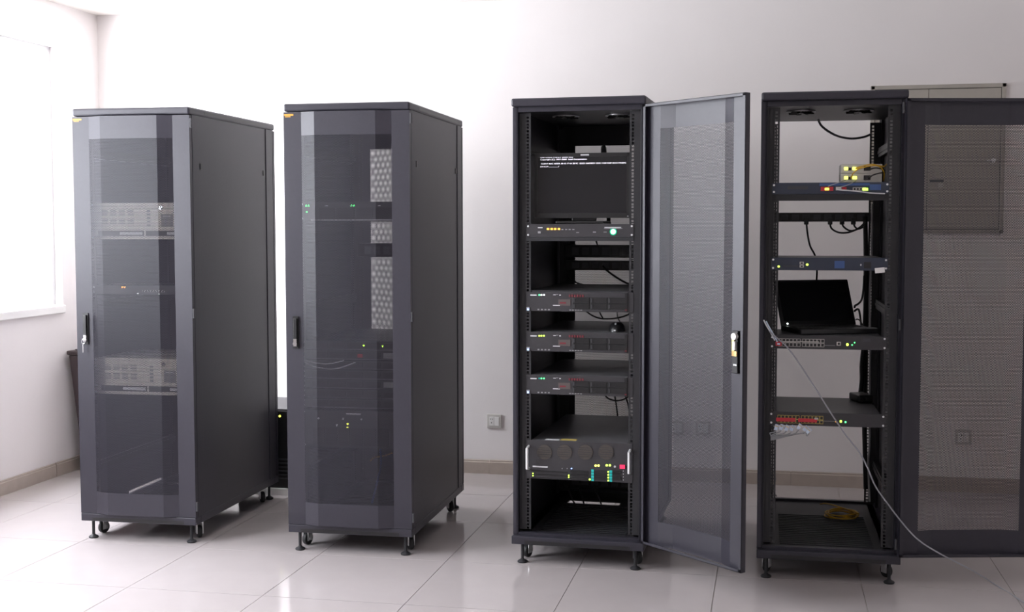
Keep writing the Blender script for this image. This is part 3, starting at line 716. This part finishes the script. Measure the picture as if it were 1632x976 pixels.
# laptop
lz = 1.0585; lhw = .178
lp = thing('laptop', 'open black laptop standing on the pale-framed switch', 'laptop', wpt(3, (.045, .135, lz)), RK[3][2]+.36)
MB().box(-lhw, lhw, 0, .235, 0, .022).build('base', 'black', lp, bevel=.004)
kb = MB()
for r in range(5):
    for c in range(14): kb.box(-lhw+.022+c*(2*lhw-.044)/14, -lhw+.019+(c+1)*(2*lhw-.044)/14, .105+r*.022, .123+r*.022, .0215, .0245)
kb.build('keyboard', 'rubber', lp)
B(-.045, .045, .02, .075, .0218, .0226).build('touchpad', 'chassd', lp, bevel=.0003)
tilt = Matrix.Translation((0, .225, .022)) @ Matrix.Rotation(-.46, 4, 'X')
lid = MB().box(-lhw, lhw, 0, .012, 0, .225, tilt).build('lid', 'black', lp, bevel=.004)
MB().box(-lhw+.014, lhw-.014, -.0008, .001, .022, .212, tilt).build('screen', 'screen', lid)
MB().box(-lhw+.026, -lhw+.033, -.0016, .001, .006, .012, tilt).build('status_light', 'led_white', lid)
B(lhw-.040, lhw-.002, .01, .05, .022, .0235).build('palm_sticker', 'grey', lp)
# power strip leads
for k, (px, pts) in enumerate(((1285, ((1285, 352), (1287, 372), (1291, 392), (1299, 408), (1302, 430), (1301, 452))),
                 (1323, ((1323, 352), (1325, 364), (1338, 371), (1355, 370), (1371, 362), (1380, 352))),
                 (1342, ((1342, 352), (1344, 361), (1355, 368), (1368, 365), (1378, 358))),
                 (1360, ((1360, 352), (1362, 361), (1368, 365), (1376, 362))))):
    lab = ('long black power lead dropping from the rear power strip toward the laptop', 'black power lead with the longest loop below the rear power strip', 'black power lead with a middle loop below the rear power strip', 'black power lead with the shortest loop beside the rear rail')[k]
    t = thing('power_lead', lab, 'cable', wpt(3, L(3, px, 355, .86)), 0, 'black leads of the rear power strip')
    o = wpt(3, L(3, px, 355, .86))
    MB().tube([wpt(3, L(3, x, y, .86-.012*k*(n_ > 0)))-o for n_, (x, y) in enumerate(pts)], .0045, 8).build('cord', 'cableblk', t, smooth=True)
    MB().box(-.011, .011, -.012, .012, -.010, .022).build('plug', 'black', t, bevel=.003)
for lab, m, r, pts in (
    ('dark grey cable drooping from the fan plate to the rear rail', 'grey', .0055, ((1304, 190, .80), (1308, 199, .80), (1318, 208, .82), (1335, 217, .85), (1355, 221, .88), (1375, 219, .92), (1388, 214, .94))),
    ('thick black cable bundle running down beside the rear rail', 'cableblk', .012, ((1379, 345, .90), (1380, 400, .90), (1380, 470, .90), (1378, 540, .90), (1378, 600, .90), (1377, 640, .90), (1380, 780, .90))),
    ('black cable bundle bulging out above the black adapter', 'cableblk', .012, ((1378, 545, .86), (1374, 580, .84), (1374, 605, .82), (1372, 625, .78))),
    ('white cable running straight down beside the rear rail', 'cablewht', .005, ((1390, 325, .80), (1389, 400, .80), (1388, 430, .80), (1386, 480, .80), (1387, 540, .80), (1386, 620, .80), (1386, 700, .80), (1384, 740, .80), (1386, 800, .80))),
    ('black laptop cable looping to the rear rail, upper strand', 'cableblk', .005, ((1362, 490, .52), (1363, 487, .55), (1367, 485, .62), (1373, 478, .72), (1376, 460, .84), (1377, 440, .88))),
    ('black laptop cable looping to the rear rail, lower strand', 'cableblk', .005, ((1362, 496, .54), (1366, 493, .60), (1369, 495, .64), (1371, 505, .7), (1373, 522, .8), (1377, 545, .88))),
    ('thin black cable by the laptop corner crossing the light gap', 'cableblk', .003, ((1364, 510, .56), (1366, 509, .6), (1370, 511, .65), (1376, 520, .8))),
    ('thin dark cable dangling beside the left rear rail near the tray', 'grey', .003, ((1233, 750, .80), (1236, 765, .80), (1232, 780, .80), (1238, 792, .78)))):
    cable('rack_cable', lab, m, [wpt(3, L(3, x, y, q)) for x, y, q in pts], r, 'cables along the rear of the laptop cabinet')
ad = thing('power_adapter', 'black power adapter lying on the red-striped switch', 'power adapter', wpt(3, (L(3, 1372, 640, .46).x, .46, .7255)), RK[3][2]+.3)
MB().box(-.035, .035, -.06, .06, 0, .034).build('brick', 'black', ad, bevel=.006)
MB().cyl((0, -.075, .016), .007, .016, 'y', 10).build('strain_relief', 'rubber', ad)
# long grey cable leaving the cabinet
gp = [(1226, 528, .0), (1236, 537, -.006), (1254, 553, -.01), (1274, 580, -.015), (1300, 620, -.02), (1322, 655, -.02), (1346, 691, -.02), (1370, 722, -.02), (1383, 747, -.03), (1395, 775, -.03), (1413, 801, -.035), (1440, 836, -.04), (1465, 862, -.05), (1500, 884, -.05)]
pts = [wpt(3, L(3, *g)) for g in gp]+[wpt(3, L(3, 1550, 910, -.02)), FL(1592, 936, .0045), FL(1634, 962, .0045), FL(1700, 1008, .0045)]
cable('network_cable', 'long grey network cable hanging from the laptop cabinet down to the floor', 'cablegry', pts, .0032)
# yellow coil on the tray
cz_ = H0+BASEH+.006; cc = L(3, 1343, 818, .60); ct = [ ]
for k in range(5*16+1):
    a = 2*math.pi*k/16; wob = .010*math.sin(a*.37+1)
    ct.append(wpt(3, (cc.x+(.070+wob)*math.cos(a), .70+(.085+wob)*math.sin(a), cz_+.004*(k/16)+.004*math.sin(a*1.7))))
ct += [wpt(3, (cc.x-.05, .82, cz_+.03)), wpt(3, (cc.x-.09, .88, cz_+.015))]
cable('fibre_cable', 'coil of yellow fibre cable lying on the floor tray of the laptop cabinet', 'yellow', ct, .0032, 'yellow fibre cables')

# ============================================================ wall things
def wall_socket(label, px0, py0, px1, py1, group=None):
    a, b = WB(px0, py0), WB(px1, py1); cx, cz = (a.x+b.x)/2, (a.z+b.z)/2
    t = thing('wall_socket', label, 'socket', (cx, YB, cz-.043), 0, group)
    B(-.045, .045, -.010, 0, 0, .086).build('plate', 'ivory', t, bevel=.003)
    for x in (-.016, .016): B(x-.014, x+.014, -.0125, -.009, .016, .070).build('insert', 'white', t, bevel=.001)
    for x in (-.022, -.010): B(x-.0015, x+.0015, -.0132, -.012, .052, .060).build('pin_slot', 'black', t)
    B(-.018, -.014, -.0132, -.012, .030, .038).build('pin_slot', 'black', t)
wall_socket('off-white wall socket above the baseboard between two cabinets', 776, 659, 800, 684)
wall_socket('off-white wall socket of a pair seen through the swung-open mesh door', 1067, 670, 1090, 694, 'socket pair behind the swung-open mesh door')
wall_socket('off-white wall socket of a pair seen through the swung-open mesh door', 1109, 670, 1132, 695, 'socket pair behind the swung-open mesh door')
wall_socket('off-white wall socket below the grey wall cabinet', 1522, 683, 1548, 711)
ec = thing('electrical_cabinet', 'grey-beige metal electrical cabinet set on the wall with two doors', 'electrical cabinet', (.905, YB, 1.482), 0)
EW, EH = .365, .840
MB().box(-EW, EW, -.018, 0, 0, .022).box(-EW, EW, -.018, 0, EH-.022, EH).box(-EW, -EW+.022, -.018, 0, 0, EH).box(EW-.022, EW, -.018, 0, 0, EH).build('frame', 'cab', ec, bevel=.002)
B(-EW+.02, EW-.02, -.004, 0, .02, EH-.02).build('recess', 'dark', ec)
sx = -.049
dl = B(-EW+.025, sx-.0015, -.013, -.004, .025, EH-.025).build('cabinet_door', 'cab', ec, bevel=.0015)
dr = B(sx+.0015, EW-.025, -.013, -.004, .025, EH-.025).build('cabinet_door', 'cab', ec, bevel=.0015)
kx, kz = 1.208-.905, 1.892-1.482
MB().lathe([(.013, -.030), (.015, -.026), (.015, -.020), (.009, -.016), (.009, -.012)], (kx, 0, kz), 'y', 16).box(kx-.035, kx, -.024, -.018, kz-.004, kz+.004).build('door_knob', 'chrome', dr, smooth=True)
MB().box(.869-.905, .945-.905, -.016, -.012, 1.772-1.482, 1.786-1.482).build('label_slot', 'chassd', dr)
B(.915-.905, .945-.905, -.0145, -.012, 1.742-1.482, 1.768-1.482).build('label', 'beige', dr)

# ============================================================ behind the first cabinet
up_ = thing('battery_cabinet', 'low black battery cabinet with a green light on the floor behind the first two cabinets', 'battery cabinet', (-2.78, 6.74, 0), 0)
B(-.22, .22, -.02, .52, 0, .038).build('white_plinth', 'white', up_)
MB().box(-.21, .21, 0, .5, .038, .482).build('body', 'black', up_, bevel=.006)
MB().box(-.20, .20, .01, .49, .482, .490).build('lid', 'chassd', up_, bevel=.003)
q = WB(446, 663.5, 6.74)
MB().lathe([(.006, -.004), (.006, 0)], (q.x+2.78, 0, q.z), 'y', 12).build('status_light', 'led_yellow', up_)
for k in range(6): B(-.16, .16, -.003, .001, .09+k*.022, .098+k*.022).build('vent_slat', 'chassd', up_)
bn = thing('waste_bin', 'tall tapered dark bin in the corner under the window', 'bin', (-4.03, 7.30, 0), 0)
def taper(m, w0, d0, w1, d1, z0, z1):
    return m.add([(-w0, -d0, z0), (w0, -d0, z0), (w0, d0, z0), (-w0, d0, z0), (-w1, -d1, z1), (w1, -d1, z1), (w1, d1, z1), (-w1, d1, z1)], ((0,3,2,1),(4,5,6,7),(0,1,5,4),(1,2,6,5),(2,3,7,6),(3,0,4,7)))
taper(MB(), .17, .15, .228, .20, 0, .735).build('body', 'bin', bn, bevel=.012)
taper(MB(), .236, .208, .236, .208, .735, .760).build('rim', 'bin', bn, bevel=.006)
B(-.20, .20, -.17, .17, .7605, .768).build('lid', 'bin', bn, bevel=.003)
